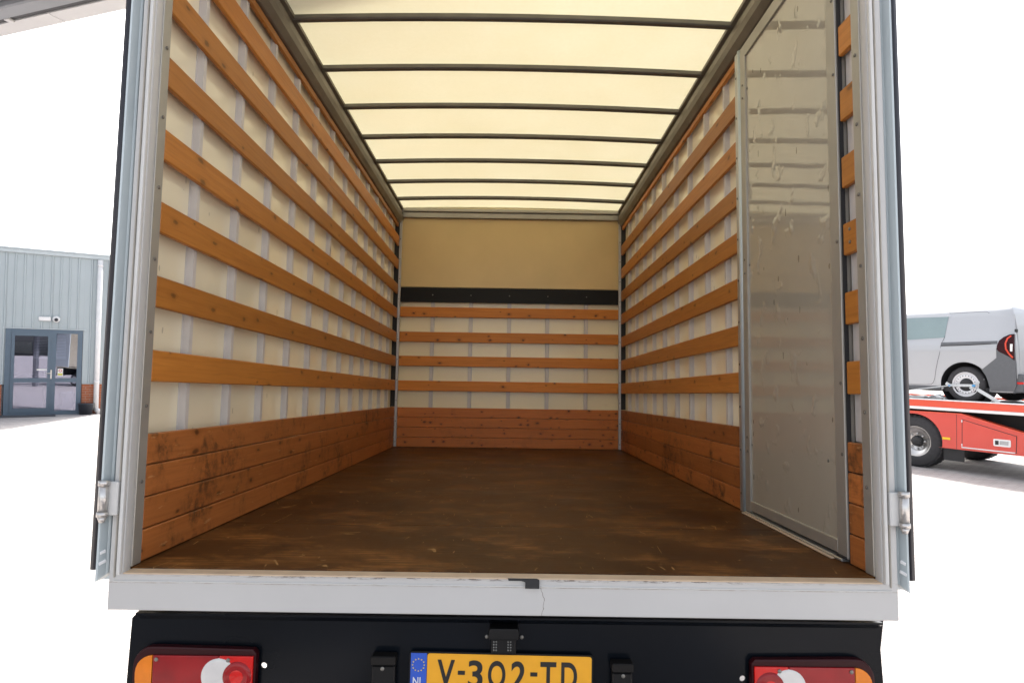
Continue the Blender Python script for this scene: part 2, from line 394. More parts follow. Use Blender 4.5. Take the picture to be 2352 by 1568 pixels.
# ------------------------------------------------------------------ the box truck (local frame: x right, y towards the cab, z up, floor at 0)
W, L = 1.05, 4.266
T = thing('box_truck', 'white box truck seen from behind with both rear doors open and empty wooden-slatted load space', 'truck', (0, 0, ZF), (-TILT, 0, 0))
zL = [.523, .746, .972, 1.197, 1.425, 1.660, 1.880]
zR = [.521, .736, .953, 1.168, 1.385, 1.600, 1.820]
SH, TOPZ = .094, 2.05
UY = [.31+.3327*i for i in range(12)]
SCREW = None
def screw(p, nrm, parent):
    """small domed screw head, mesh shared"""
    global SCREW
    if SCREW is None:
        bm = bmesh.new(); bmesh.ops.create_uvsphere(bm, u_segments=8, v_segments=5, radius=.006)
        for v in bm.verts: v.co.z *= .45
        me = bpy.data.meshes.new('screw'); bm.to_mesh(me); bm.free(); me.materials.append(M['screw']); SCREW = me
    o = bpy.data.objects.new('screw', SCREW); link(o, parent); o.location = p
    o.rotation_euler = Vector(nrm).to_track_quat('Z', 'Y').to_euler(); return o
def upright(parent, axis, pos, side, z0, z1):
    """hat-section upright standing between wall skin and slats"""
    h, d, fl = (.011 if axis == 'y' else .0145), .026, .004
    prof = [(-h-fl, 0), (-h-fl, .003), (-h, .003), (-h, d), (h, d), (h, .003), (h+fl, .003), (h+fl, 0)]
    if axis == 'y':
        poly = [(side*(W+.0448-b_), pos+a) for a, b_ in prof]
    else:
        poly = [(pos+a, L+.0448-b_) for a, b_ in prof]
    return prism('upright', poly, z0, z1, 'z', M['upright'], parent)

def jitter_slat(name, x0, x1, y0, y1, z0, z1, mat, parent, axis):
    """a plank with slightly uneven edges and rounded arrises"""
    bm = bmesh.new(); bm_box(bm, x0, x1, y0, y1, z0, z1, .003, 1)
    o = from_bm(name, bm, mat, parent)
    return o
# floor: two plywood sheets on a bearer plate
floor = box('floor', -W-.06, W+.06, .002, L+.06, -.045, -.016, M['gap_black'], T)
ys = [.002, .645, L+.02]
for i in range(2):
    box('floor_panel', -W-.045, W+.045, ys[i]+(.0015 if i else 0), ys[i+1]-.0015, -.015, 0, M['floor'], floor, .0015)

# side walls
def side_wall(side, zs, ystart):
    xw = side*(W+.045)
    wall = mesh('side_wall', [(xw, 0, -.1), (xw, L+.055, -.1), (xw, L+.055, 2.26), (xw, 0, 2.26)], [(0, 1, 2, 3)], M['skin'], T)
    lo, hi = sorted((side*W, side*(W+.018)))
    for y in UY:
        if y > ystart: upright(wall, 'y', y, side, .01, 2.12)
    for z in zs:
        jitter_slat('slat', lo, hi, ystart, L-.032, z, z+SH, M['slat_y'], wall, 1)
    jitter_slat('slat', *sorted((side*(W+.008), side*(W+.026))), ystart, L-.032, TOPZ+.015, TOPZ+.05, M['slat_y'], wall, 1)
    for i in range(4):
        jitter_slat('board', lo, hi, ystart, L-.03, .003+i*.0925, .003+(i+1)*.0925-.0035, M['board_y'], wall, 1)
    return wall
wl = side_wall(-1, zL, .043)
wr = side_wall(1, zR, 1.066)
# short slat ends and boards between side door and rear post, on the right
for z in [x-.005 for x in zR]:
    jitter_slat('slat', W, W+.018, .043, .122, z, z+.1, M['slat_y'], wr, 1)
for i in range(4):
    jitter_slat('board', W, W+.018, .043, .130, .003+i*.0925, .003+(i+1)*.0925-.0035, M['board_y'], wr, 1)
box('upright', W+.020, W+.0445, .046, .092, .37, 2.1, M['upright'], wr, .002); box('upright', W+.026, W+.0445, .0925, .1285, .37, 2.1, M['upright'], wr, .002)
for z in zR[2:3]:
    for dz in (.03, .07): screw((W-.001, .08, z+dz), (-1, 0, 0), wr)
# black strips standing for the shade in the gaps behind the slat ends at the far corners
for s, w_ in ((-1, wl), (1, wr)):
    lo, hi = sorted((s*(W+.002), s*(W+.0445)))
    box('corner_shade', lo, hi, L-.022, L-.006, .372, 2.12, M['gap_black'], w_)

# front bulkhead
fw = box('front_wall', -W-.07, W+.07, L+.045, L+.07, -.1, 2.30, M['skin_front_lit'], T)
box('head_panel', -W+.012, W-.012, L+.018, L+.03, 1.50, 2.162, M['head_panel'], fw, .002)
for x in (-.726, -.364, 0, .362, .728): upright(fw, 'x', x, 1, .01, 1.40)
for z in (.521, .752, .979, 1.215): jitter_slat('slat', -W+.012, W-.012, L, L+.018, z, z+.094, M['slat_x_lit'], fw, 0)
for i in range(4): jitter_slat('board', -W+.012, W-.012, L, L+.018, .003+i*.0915, .003+(i+1)*.0915-.0035, M['board_x_lit'], fw, 0)
bb = box('black_board', -W+.012, W-.012, L+.002, L+.017, 1.355, 1.494, M['black_band'], fw, .002)
for x in (-.726, -.364, 0, .362, .728): screw((x, L+.001, 1.425), (0, -1, 0), fw)
box('head_rail', -W-.03, W+.03, L-.012, L+.03, 2.164, 2.215, M['alu_dull'], fw, .004)
box('head_rail', -W-.03, W+.03, L-.03, L+.03, 2.217, 2.25, M['alu_dull'], fw, .006)
for s in (-1, 1):
    lo, hi = sorted((s*(W-.022), s*(W+.004)))
    cp = box('corner_post', lo, hi, L-.018, L-.002, .003, 2.163, M['alu'], fw, .003)
    for k in range(12): screw((s*(W-.009), L-.019, .05+k*.19), (0, -1, 0), fw)

# roof: translucent sheet, bows and rails
def crown(x): return .022*(1-(x/W)**2)
nx = 24
vs, fs = [], []
for j, y in enumerate((-.03, L+.06)):
    for i in range(nx+1):
        x = -W-.07+(2*W+.14)*i/nx; vs.append((x, y, 2.262+crown(max(-W, min(W, x)))))
for i in range(nx): fs.append((i, i+1, nx+2+i, nx+1+i))
roof = mesh('roof', vs, fs, M['roof'], T, True)
rp = [(-1.052, 2.103), (-1.046, 2.106), (-1.026, 2.135), (-1.020, 2.165), (-1.022, 2.198), (-1.036, 2.214), (-1.036, 2.228), (-1.018, 2.233), (-1.018, 2.25), (-1.11, 2.25), (-1.11, 2.103)]
for s in (-1, 1):
    o = prism('roof_rail', [(s*-a, b_) for a, b_ in rp] if s == 1 else rp, 0, L+.05, 'y', M['rail'], roof)
def roof_bow(y):
    prof = [(-.019, .006), (-.019, .018), (-.008, .018), (-.008, .03), (.008, .03), (.008, .018), (.019, .018), (.019, .006), (.012, 0), (-.012, 0)]
    n = 16; v, f = [], []
    for i in range(n+1):
        x = -1.03+2.06*i/n
        for a, b_ in prof: v.append((x, y+a, 2.226+b_+crown(x)))
    k = len(prof)
    for i in range(n):
        for q in range(k): f.append((i*k+q, i*k+(q+1) % k, (i+1)*k+(q+1) % k, (i+1)*k+q))
    f.append(tuple(range(k))); f.append(tuple(n*k+q for q in range(k))[::-1])
    return mesh('roof_bow', v, f, M['bow'], roof)
for i in range(-2, 7): roof_bow(1.0566+.4771*i)

# rear frame: painted posts and sill, inner aluminium posts, threshold, seal
rf = shape('rear_frame', [[(-1.089, -.106), (1.095, -.108), (1.095, 2.42), (-1.089, 2.42)], [(-1.052, -.005), (-1.052, 2.2), (1.052, 2.2), (1.052, -.005)]], -.042, -.002, 'y', M['sill_paint'], T)
bv = rf.modifiers.new('bevel', 'BEVEL'); bv.width = .004; bv.segments = 2; bv.limit_method = 'ANGLE'
for s in (-1, 1):
    lo, hi = sorted((s*(W-.001), s*(W+.02)))
    p = box('corner_post', lo, hi, -.004, .0425, .001, 2.1, M['alu_dull'], rf, .002)
    for k in range(9): screw((s*(W-.003), .02, .235+k*.2165 + (.012 if s > 0 else 0)), (-s, 0, 0), rf)
    # raised white seal bead around the opening
    lo, hi = sorted((s*(W+.003), s*(W+.014))); box('seal', lo, hi, -.056, -.040, -.008, 2.2, M['paint'], rf, .005, 2)
    lo, hi = sorted((s*(W+.021), s*(W+.0255))); box('seal', lo, hi, -.048, -.040, -.018, 2.2, M['seal'], rf, .002)
box('threshold', -W, W, -.0465, .002, -.0085, -.0035, M['threshold'], rf, .004, 2)
box('seal', -W-.0255, W+.0255, -.046, -.040, -.029, -.025, M['paint'], rf, .0015)
# latch notch in the sill: a dark L-shaped slot
prism('latch_notch', [(.012, -.0045), (.092, -.0045), (.099, -.008), (.099, -.031), (.060, -.031), (.060, -.014), (.050, -.0105), (.014, -.0105)], -.0505, -.047, 'y', M['gap_black'], rf)

# open rear doors lying along the box sides, with gasket, profile, hinge
def rear_door(s):
    def P(pts): return [(s*a, b_) for a, b_ in pts]
    d = prism('rear_door', P([(1.124, .02), (1.155, .02), (1.158, 1.06), (1.124, 1.06)]), -.04, 2.36, 'z', M['door_alu'], T)
    # folded hinge-side profile, three facets, cut on a slant at the foot
    pts = [(1.0965, -.004), (1.101, -.026), (1.106, -.030), (1.114, -.054), (1.1185, -.056), (1.1185, .02), (1.10, .02)]
    v, f = [], []
    n = len(pts)
    for zz in (0, 1):
        for a, b_ in pts:
            z0 = -.004-(a-1.0965)/.022*.024
            v.append((s*a, b_, z0 if zz == 0 else 2.36))
    f.append(tuple(range(n))); f.append(tuple(range(n, 2*n))[::-1])
    for i in range(n): f.append((i, (i+1) % n, n+(i+1) % n, n+i))
    mesh('edge_profile', v, f, M['door_alu'], d)
    gk = prism('gasket', P([(1.119, -.050), (1.127, -.054), (1.139, -.048), (1.142, -.035), (1.142, .019), (1.119, .019)]), .004, 2.36, 'z', M['rubber'], d, 0, True)
    # stainless hinge: leaf, knuckles, pin
    hx, hy = 1.104, -.066
    hg = box('hinge', *sorted((s*1.070, s*1.100)), -.058, -.0425, .152, .244, M['paint'], d, .003)
    cyl('hinge_pin', (s*hx, hy, .160), (s*hx, hy, .238), .0125, M['steel'], hg, 20)
    for z0, z1 in ((.234, .248), (.150, .163)): cyl('knuckle', (s*hx, hy, z0), (s*hx, hy, z1), .0145, M['steel'], hg, 20)
    cyl('hinge_nut', (s*hx, hy, .134), (s*hx, hy, .150), .007, M['steel'], hg, 12, .0125)
    # two white pieces standing for light seen through slots in the profile foot
    for k, (zz, ln) in enumerate(((.050, .017), (.022, .022))):
        o = box('slot_light', -.5*ln, .5*ln, -.002, .002, -.0045, .0045, M['slot_white'], d, .0015)
        o.location = (s*1.1095, -.043, zz); o.rotation_euler = (0, s*math.radians(18 if s > 0 else 18)*(1), -s*math.radians(62))
    return d
M['slot_white'] = plain('white slot light', (.85, .85, .85), .4)  # white that paints the light coming through the door slots
dl = rear_door(-1); dr = rear_door(1)

# bumper, lamps, plate
bump = shape('bumper', [[(-1.058, -.150), (-1.035, -.124), (1.092, -.124), (1.088, -.152), (1.08, -.21), (1.085, -.30), (1.09, -.56), (-1.07, -.56)],
                        [(-.677+.0085*math.cos(t*.5236), -.276+.0085*math.sin(t*.5236)) for t in range(12)],
                        [(.684+.0085*math.cos(t*.5236), -.295+.0085*math.sin(t*.5236)) for t in range(12)]], .030, .036, 'y', M['bumper'], T)
prism('flange', [(.030, -.150), (.026, -.150), (-.005, -.130), (-.005, -.1245), (.030, -.1245)], -1.03, 1.07, 'x', M['bumper'], bump)
def tail_light(x0, x1, zt, s):
    """x0 inboard edge, x1 outboard edge (rounded)"""
    w = x1-x0; zb = zt-.140
    def Q(u, z): return (x0+u*w, z)
    r = .055/abs(w); rr = .055
    out = [Q(0, zt-.012), Q(.03, zt), Q(.75, zt+.004)]
    out += [Q(.845+.155*math.sin(t), zt+.004-.055*(1-math.cos(t))) for t in [math.pi/2*k/8 for k in range(9)]]
    out += [Q(1-.13*(1-math.cos(t)), zb+.05-.05*math.sin(t)) for t in [math.pi/2*k/8 for k in range(9)]]
    out += [Q(.03, zb), Q(0, zb+.012)]
    h = prism('tail_light', out, .004, .0285, 'y', M['red_dark'], T, .005)
    def lens(nm, pts, mat, y=-.002, d=.008):
        return prism(nm, pts, y, y+d, 'y', mat, h, .0015)
    zi0, zi1 = zb+.014, zt-.018
    lens('amber_lens', [Q(.835, zi1), Q(.835, zi0)]+[Q(.835+.135*math.sin(t), zi0+.045*(1-math.cos(t))) for t in [math.pi/2*k/6 for k in range(7)]]+[Q(.835+.135*math.cos(t), zi1-.045*(1-math.sin(t))) for t in [math.pi/2*k/6 for k in range(7)]], M['amber'])
    lens('red_lens', [Q(.30, zi1), Q(.828, zi1), Q(.828, zi0), Q(.30, zi0)], M['red'])
    lens('red_lens', [Q(.02, zi1), Q(.293, zi1), Q(.293, zi0), Q(.02, zi0)], M['red_bright'])
    cx, cz = Q(.295, (zi0+zi1)/2)
    turned('reversing_lens', [(-.0045, .0), (-.0043, .040), (-.0035, .047), (-.001, .049)], 'y', (cx, 0, cz), M['white_lens'], h, 36, False)
    cx2, _ = Q(.145, 0)
    turned('fog_lens', [(-.0075, .0), (-.0073, .030), (-.006, .038), (-.001, .041)], 'y', (cx2, 0, cz), M['red'], h, 36, False)
    turned('fog_reflector', [(-.0082, .0), (-.0080, .015), (-.0074, .019)], 'y', (cx2, 0, cz), M['red_bright'], h, 24, False)
    for u in (.80, .22): 
        o = screw(Q(u, 0)[:1]+(-.0035, zt-.028), (0, -1, 0), h)
    return h
tail_light(-.690, -1.035, -.222, -1)
tail_light(.700, 1.048, -.232, 1)

plate = prism('number_plate', rrect(-.260, .259, -.350, -.234, .010), .014, .020, 'y', M['bracket'], T, .001)
plate.rotation_euler = (0, math.radians(.55), 0); plate.location = (0, 0, .006)
prism('plate_face', rrect(-.209, .2545, -.346, -.238, .007)[:12]+[(-.209, -.238), (-.209, -.346)]+rrect(-.209, .2545, -.346, -.238, .007)[18:], .0125, .0138, 'y', M['plate'], plate)
prism('euro_band', [(-.2105, -.238), (-.2105, -.346), (-.2555, -.346), (-.2555, -.238)], .0125, .0138, 'y', M['plate_blue'], plate)
# registration characters, each cut to its own width
xs = {'V': (-.180, -.131), '-': (-.122, -.102), '3': (-.093, -.052), '0': (-.037, .012), '2': (.028, .069), '-b': (.082, .102), 'T': (.110, .155), 'D': (.169, .214)}
for k, (a, b_) in xs.items():
    ch = k[0]
    if ch == '-': lettering('plate_character', '-', a, b_, -.294, -.283, .0118, M['plate_ink'], plate, .0004)
    else: lettering('plate_character', 'O' if ch == '0' else ch, a, b_, -.330, -.254, .0118, M['plate_ink'], plate, .0004, .02)
lettering('country_code', 'NL', -.248, -.219, -.325, -.303, .0118, M['plate_white'], plate, .0004, .01)
for k in range(12):
    t = 2*math.pi*k/12; cx, cz = -.2335+.0165*math.cos(t), -.270+.0165*math.sin(t)
    pts = [(cx+(.0026 if q % 2 == 0 else .0011)*math.sin(q*math.pi/5), cz+(.0026 if q % 2 == 0 else .0011)*math.cos(q*math.pi/5)) for q in range(10)]
    prism('euro_star', pts, .0116, .0124, 'y', M['star'], plate)
pl = box('plate_light', -.033, .038, -.012, .0285, -.222, -.172, M['bracket'], T, .006, 2)
prism('lamp_hood', [(-.040, -.165), (-.036, -.150), (.042, -.150), (.046, -.165), (.042, -.180), (-.038, -.180)], -.020, .0285, 'y', M['bracket'], pl, .003)
M['led'] = plain('led cluster', (.18, .18, .17), .25, .3, .3, 300)
for x in (-.021, .019):
    for r_ in range(4):
        for c_ in range(2):
            bm = bmesh.new(); bmesh.ops.create_uvsphere(bm, u_segments=8, v_segments=5, radius=.0028)
            o = from_bm('led', bm, M['led'], pl, True); o.location = (x+c_*.007-.0035, -.0125, -.187-r_*.0075)
for x in (-.033, .042): screw((x+(-.012 if x < 0 else .012), .028, -.188), (0, -1, 0), pl)
for x0, x1, zt in ((-.364, -.300, -.232), (.308, .364, -.243)):
    bk = box('bumper_bracket', x0, x1, -.006, .0285, -.42, zt-.026, M['bracket'], T, .004)
    box('bracket_cap', x0-.002, x1+.002, -.012, .0285, zt-.024, zt, M['black_band'], bk, .003)
    screw((x0+.03, -.007, zt-.034), (0, -1, 0), bk)
# side door on the right wall: framed glossy panel in a sliding track
sd = box('side_door', W+.004, W+.040, .192, .948, .050, 2.04, M['door_panel'], T)
def fr(nm, y0, y1, z0, z1, m_='alu_dull', x=(W-.004, W+.03), bv_=.002): return box(nm, x[0], x[1], y0, y1, z0, z1, M[m_], sd, bv_)
fr('stile', .135, .196, .014, 2.092); fr('stile', .944, 1.001, .014, 2.092)
fr('bottom_frame', .196, .944, .022, .062); fr('top_frame', .196, .944, 2.034, 2.092)
dp = fr('door_post', 1.034, 1.066, .001, 2.095, 'alu', (W-.006, W+.03))
cyl('post_tube', (W+.006, 1.018, .001), (W+.006, 1.018, 2.095), .0165, M['door_alu'], sd, 20)
fr('door_track', .16, 1.0, .001, .011, 'alu', (W-.010, W+.03), .003)
fr('track_lip', .20, 1.0, .0005, .007, 'threshold', (W-.024, W-.012), .002)
fr('track_stop', .140, .20, .0125, .021, 'gap_black', (W-.008, W+.02), .001)
fr('door_gap', .129, .1345, .0, 2.09, 'gap_black', (W+.002, W+.014), 0)  # black strip painting the shade in the gap beside the stile
for z in (.33, .55, 1.55, 1.0, 1.8): screw((W-.006, .150, z), (-1, 0, 0), sd)
for z, ofs in ((.30, 0), (1.08, 0), (1.88, 0)):
    for dy, dz in ((.972, .03), (.972, -.03), (.935, 0)): screw((W-.005 if dy > .94 else W+.003, dy, z+dz), (-1, 0, 0), sd)
screw((W+.003, .26, .30), (-1, 0, 0), sd)
for k in range(11): screw((W-.007, 1.05, .08+k*.19), (-1, 0, 0), sd)

# chassis, wheels and cab ahead of the box
M['chassis'] = plain('chassis black', (.02, .02, .022), .6)
M['tyre'] = plain('tyre rubber', (.045, .044, .047), .75, 0, .2, 20, .3, .4, 50)
M['rim'] = plain('silver wheel', (.55, .55, .56), .35, .6, .06)
for x in (-.42, .42): box('chassis_rail', x-.04, x+.04, 1.0, L+2.0, -.26, -.08, M['chassis'], T)
def wheel_parts(parent, cx, cy, cz, R, wd, sgn, rim_r, name='wheel'):
    """wheel in the parent's frame, axle along y for sgn in y; tyre part with rim sub-part"""
    ty = turned(name, [(0, rim_r), (-.01*sgn, rim_r+.02), (0*sgn, R-.05), (.03*sgn, R-.012), (.06*sgn, R), (wd*sgn-.06*sgn, R), (wd*sgn-.03*sgn, R-.012), (wd*sgn, R-.05), (wd*sgn, rim_r)], 'y', (cx, cy, cz), M['tyre'], parent, 48, False)
    return ty
for x in (-.98, .78):
    for y, zc in ((1.35, -.73), (5.1, -.54)):
        w_ = turned('wheel', [(0, .05), (0, .2), (.01, .33), (.05, .345), (.15, .345), (.19, .33), (.2, .2), (.2, .05)], 'y', (0, 0, 0), M['tyre'], T, 32, True)
        w_.location = (x, y, zc); w_.rotation_euler = (0, 0, -math.pi/2)
        turned('rim', [(-.004, .02), (.0, .18), (-.006, .19), (-.006, .2), (.01, .21)], 'y', (0, 0, 0), M['rim'], w_, 24, False)
prism('cab', [(L+.12, -.35), (L+.12, 1.45), (L+.9, 1.5), (L+1.55, .75), (L+2.3, .45), (L+2.4, -.35)], -.98, .98, 'x', M['paint'], T, .06)

# ------------------------------------------------------------------ canopy overhead (upper left), unseen depth and right end cut back to let light reach the truck
M['soffit'] = plain('white soffit panel', (.44, .44, .45), .5, 0, .05, 2)
M['conc'] = plain('grey canopy edge', (.20, .21, .23), .6, 0, .15, 3, .4, .2, 20)
M['conc2'] = plain('weathered canopy beam', (.11, .115, .13), .6, 0, .2, 4, .4, .2, 20)
M['gutter'] = plain('dark gutter slot', (.03, .03, .035), .6)
e0, e1 = Vector((-4.633, 4.002, 0)), Vector((-3.218, 3.493, 0)); ed = (e1-e0).normalized(); en = Vector((-ed.y, ed.x, 0))   # en points away from the camera
can = thing('canopy', 'overhead canopy roof with white soffit panels and grey gutter at the upper left', 'canopy', (e0.x, e0.y, 0), (0, 0, math.atan2(ed.y, ed.x)))
HC = 4.60
pw = .92
for i in range(11):
    k0 = -5.6+i*pw; box('soffit_panel', k0, k0+pw-.008, -.155, 0, HC, HC+.05, M['soffit'], can, .003)
box('gutter', -5.6, 4.5, -.215, -.158, HC+.012, HC+.20, M['gutter'], can)
box('beam', -5.6, 4.5, -.36, -.218, HC-.015, HC+.30, M['conc'], can, .012)
box('beam', -5.6, 4.5, -.52, -.363, HC+.03, HC+.30, M['conc2'], can, .01)
box('beam', -5.6, 4.5, -3.3, -.523, HC+.02, HC+.30, M['conc'], can, .01)
box('canopy_roof', -5.6, 4.55, -3.4, .02, HC+.31, HC+.42, M['conc'], can)
for k in (-2.9, .38, 3.2): box('bracket', k, k+.05, -.216, -.15, HC-.012, HC+.011, M['soffit'], can, .004)
for x_ in (-4.6, 3.9): box('column', x_, x_+.2, -3.3, -3.1, 0, HC+.31, M['conc2'], can, .01)

# ------------------------------------------------------------------ workshop on the left (local: x along the facade to the right, y into the building)
M['clad'] = plain('blue grey steel cladding', (.375, .425, .445), .42, .1, .05, 1.5)
M['trim'] = plain('eave flashing', (.45, .50, .52), .4, .1, .05)
M['frame_blue'] = plain('slate blue door frame', (.085, .125, .17), .4, 0, .06)
M['pipe'] = plain('white downpipe', (.72, .72, .72), .45)
M['brick'] = plain('orange brick', (.44, .15, .075), .8, 0, .25, 6, .3, .5, 60)
M['mortar'] = plain('mortar', (.42, .36, .31), .9)
M['mat'] = plain('grey door mat', (.085, .09, .10), .9, 0, .2, 40, .2, .5, 200)
M['room'] = plain('dim office wall', (.30, .29, .31), .8)
M['blind'] = plain('white blind slat', (.75, .75, .72), .6)
M['yellow'] = plain('cream shade', (.75, .70, .50), .6)
m, nt, b = new_mat('door glass'); g = N(nt)
gl = g.n('ShaderNodeBsdfGlossy'); gl.inputs['Roughness'].default_value = .01; gl.inputs[0].default_value = (.80, .80, .98, 1)
tp = g.n('ShaderNodeBsdfTransparent'); tp.inputs[0].default_value = (.62, .66, .72, 1)
fx = g.n('ShaderNodeFresnel'); fx.inputs[0].default_value = 1.5
mxs = g.n('ShaderNodeMixShader'); g.l(g.math('MINIMUM', g.math('MULTIPLY_ADD', fx.outputs[0], 1.6, .16), 1.0), mxs.inputs[0])
g.l(tp.outputs[0], mxs.inputs[1]); g.l(gl.outputs[0], mxs.inputs[2]); nt.nodes.remove(b); g.l(mxs.outputs[0], nt.nodes['Material Output'].inputs[0])
M['glass'] = m
BA = Vector((-14.198, 16.749, 0)); BD = Vector((.823, .568, 0)).normalized()
B = thing('workshop_building', 'pale blue-grey steel clad workshop with glazed entrance and brick plinth on the left', 'building', BA, (0, 0, math.atan2(BD.y, BD.x)))
U0, U1, HE = -9.0, 2.50, 4.62
PITCH = .215
def cladding(u0, u1, z0, z1):
    n0 = u0; pts = []
    u = u0
    while u < u1-1e-6:
        e = min(u+PITCH, u1)
        pts += [(u, -.010)]
        if e-u > .1: pts += [(u+.145, -.010), (u+.160, -.040), (e-.030, -.040), (e-.012, -.010)] if e-u > .2 else []
        u = e
    pts.append((u1, -.010))
    v, f = [], []
    for zz in (z0, z1):
        for a, b_ in pts: v.append((a, b_, zz))
    n = len(pts)
    for i in range(n-1): f.append((i, i+1, n+i+1, n+i))
    o = mesh('cladding_panel', v, f, M['clad'], B)
    sol = o.modifiers.new('sheet', 'SOLIDIFY'); sol.thickness = .002; sol.offset = 1
    return o
u = 0.0
for a in range(8): cladding(-(a+1)*PITCH*5, -a*PITCH*5-.004, .905, HE)
cladding(0, PITCH*5-.004, 2.50, HE); cladding(PITCH*5, 1.83, 2.50, HE); cladding(1.832, U1-.002, .905, HE)
for a in range(-40, 12):
    uu = a*PITCH+.19
    if uu < U1: screw((uu-.01, -.042, 3.39), (0, -1, 0), B)
    if uu < U1 and uu < -2.5: continue
box('wall', U0, -.02, .06, .25, 0, HE, M['room'], B); box('wall', 1.84, U1, .06, .25, 0, HE, M['room'], B); box('wall', -.019, 1.839, .06, .25, 2.5, HE, M['room'], B)
box('side_wall', U1-.10, U1-.004, .26, 9, 0, HE, M['clad'], B)
box('roof', U0, U1+.02, -.03, 9, HE+.11, HE+.16, M['trim'], B)
box('eave_flashing', U0, U1+.03, -.085, .0, HE, HE+.105, M['trim'], B, .006)
box('eave_flashing', U0, U1+.04, -.11, .02, HE+.106, HE+.135, M['trim'], B, .004)
box('lintel_flashing', -.08, 1.90, -.055, -.012, 2.468, 2.496, M['trim'], B, .003)
box('sill_flashing', 1.835, U1, -.055, .02, .885, .903, M['trim'], B, .003); box('sill_flashing', -4, -.01, -.055, .02, .885, .903, M['trim'], B, .003)
# brick plinth, one object per brick
for (a0, a1) in ((1.835, U1-.01), (-1.45, -.05)):
    pm = box('plinth', a0, a1, .012, .058, 0, .884, M['mortar'], B)
    bm_me = None
    for r_ in range(12):
        z0 = .012+r_*.0725; xx = a0+(0 if r_ % 2 else -.11)
        while xx < a1-.02:
            s0, s1 = max(xx, a0+.001), min(xx+.208, a1-.001)
            if s1-s0 > .03: box('brick', s0, s1, random.uniform(-.003, .002), .04, z0, z0+.061, M['brick'], pm)
            xx += .22
# downpipe with collars
dpz = cyl('downpipe', (2.205, -.11, .12), (2.205, -.11, HE-.02), .07, M['pipe'], B, 20)
for z in (.93, 2.75, 4.4): cyl('collar', (2.205, -.11, z), (2.205, -.11, z+.05), .077, M['pipe'], dpz, 20)
cyl('outlet', (2.205, -.11, .14), (2.29, -.19, .05), .072, M['pipe'], dpz, 16)
# glazed entrance
dr_ = shape('entrance', [[(0, 0), (1.822, 0), (1.822, 2.462), (0, 2.462)], [(.135, .11), (1.045, .11), (1.045, 2.36), (.135, 2.36)], [(1.185, .11), (1.70, .11), (1.70, 2.36), (1.185, 2.36)]], -.04, .05, 'y', M['frame_blue'], B)
dr_['label'] = 'slate blue framed glass door with fixed side light'
lf = shape('door_leaf', [[(.14, .09), (1.06, .09), (1.06, 2.37), (.14, 2.37)], [(.215, .2), (.985, .2), (.985, .94), (.215, .94)], [(.215, 1.06), (.985, 1.06), (.985, 2.27), (.215, 2.27)]], -.062, -.041, 'y', M['frame_blue'], dr_)
box('mid_rail', 1.186, 1.699, -.03, .03, .94, 1.06, M['frame_blue'], dr_)
for (a, b_, c, d) in ((.21, .99, .19, .95), (.21, .99, 1.05, 2.28), (1.18, 1.71, .1, .945), (1.18, 1.71, 1.055, 2.37)):
    box('pane', a, b_, -.004, .004, c, d, M['glass'], dr_)
hd = box('door_handle', 1.062, 1.098, -.075, -.064, 1.04, 1.30, M['steel'], dr_, .003)
box('pane_bead', .215, .985, -.05, -.0405, 1.052, 1.062, M['frame_blue'], dr_)
cyl('lever', (1.08, -.085, 1.20), (.93, -.085, 1.20), .013, M['steel'], dr_, 10); box('letter_plate', .74, .975, -.0665, -.0625, 1.285, 1.32, M['blind'], dr_, .001)
st = box('notice_sticker', 1.235, 1.365, -.0065, -.0045, 1.12, 1.34, M['blind'], dr_)
M['sred'] = plain('sticker red', (.55, .02, .03), .5); M['sgreen'] = plain('sticker yellow green', (.50, .45, .02), .5)
turned('notice_ring', [(-.0078, .026), (-.0078, .042), (-.0068, .042)], 'y', (1.30, 0, 1.275), M['sred'], dr_, 24, False)
box('notice_bar', 1.245, 1.355, -.0076, -.0068, 1.14, 1.195, M['sgreen'], dr_)
# room behind the glass
rm = box('room_floor', -3, 2.3, .26, 4.5, .002, .02, M['room'], B)
box('room_wall', -3, 2.3, 4.5, 4.6, .0, 2.6, M['room'], B); box('room_ceiling', -3, 2.3, .26, 4.5, 2.52, 2.58, M['room'], B)
box('room_wall', -3.1, -3, .26, 4.5, 0, 2.6, M['room'], B)
def inside(o, label, cat):
    o.location = BA; o.rotation_euler = B.rotation_euler; return tag(o, label, cat)
wb = thing('window_blind', 'white slatted blind hanging behind the glass of the workshop door', 'blind', BA, B.rotation_euler)
for k in range(16): box('blind_slat', .66, 1.42, .30, .315, 1.62+k*.045, 1.645+k*.045, M['blind'], wb)
inside(prism('hanging_sign', [(.2, 1.78), (.62, 1.76), (.58, 2.10), (.2, 2.10)], .5, .52, 'y', M['yellow']), 'cream sign hanging behind the upper glass of the workshop door', 'sign')
inside(turned('waste_bin', [(0, .0), (0, .15), (.55, .17), (.60, .17), (.62, .14), (.63, 0)], 'z', (1.50, .45, .021), M['blind'], None, 24, False), 'white round bin behind the lower glass of the side light', 'bin')
inside(box('reception_desk', -.6, .9, 2.6, 3.2, .021, 1.1, M['chassis'], None, .02), 'dark desk standing deep inside the workshop entrance', 'desk')
# lamp and dome camera over the door
lp = box('wall_lamp', .74, 1.03, -.125, -.042, 2.71, 2.83, M['pipe'], B, .03, 3)
cm = turned('dome_camera', [(-.05, .0), (-.05, .09), (-.09, .095), (-.12, .085), (-.15, .055), (-.155, 0)], 'y', (1.16, 0, 2.77), M['pipe'], B, 24, False)
turned('camera_lens', [(-.148, .05), (-.165, .04), (-.178, .02), (-.18, 0)], 'y', (1.16, 0, 2.755), M['rubber'], cm, 20, False)

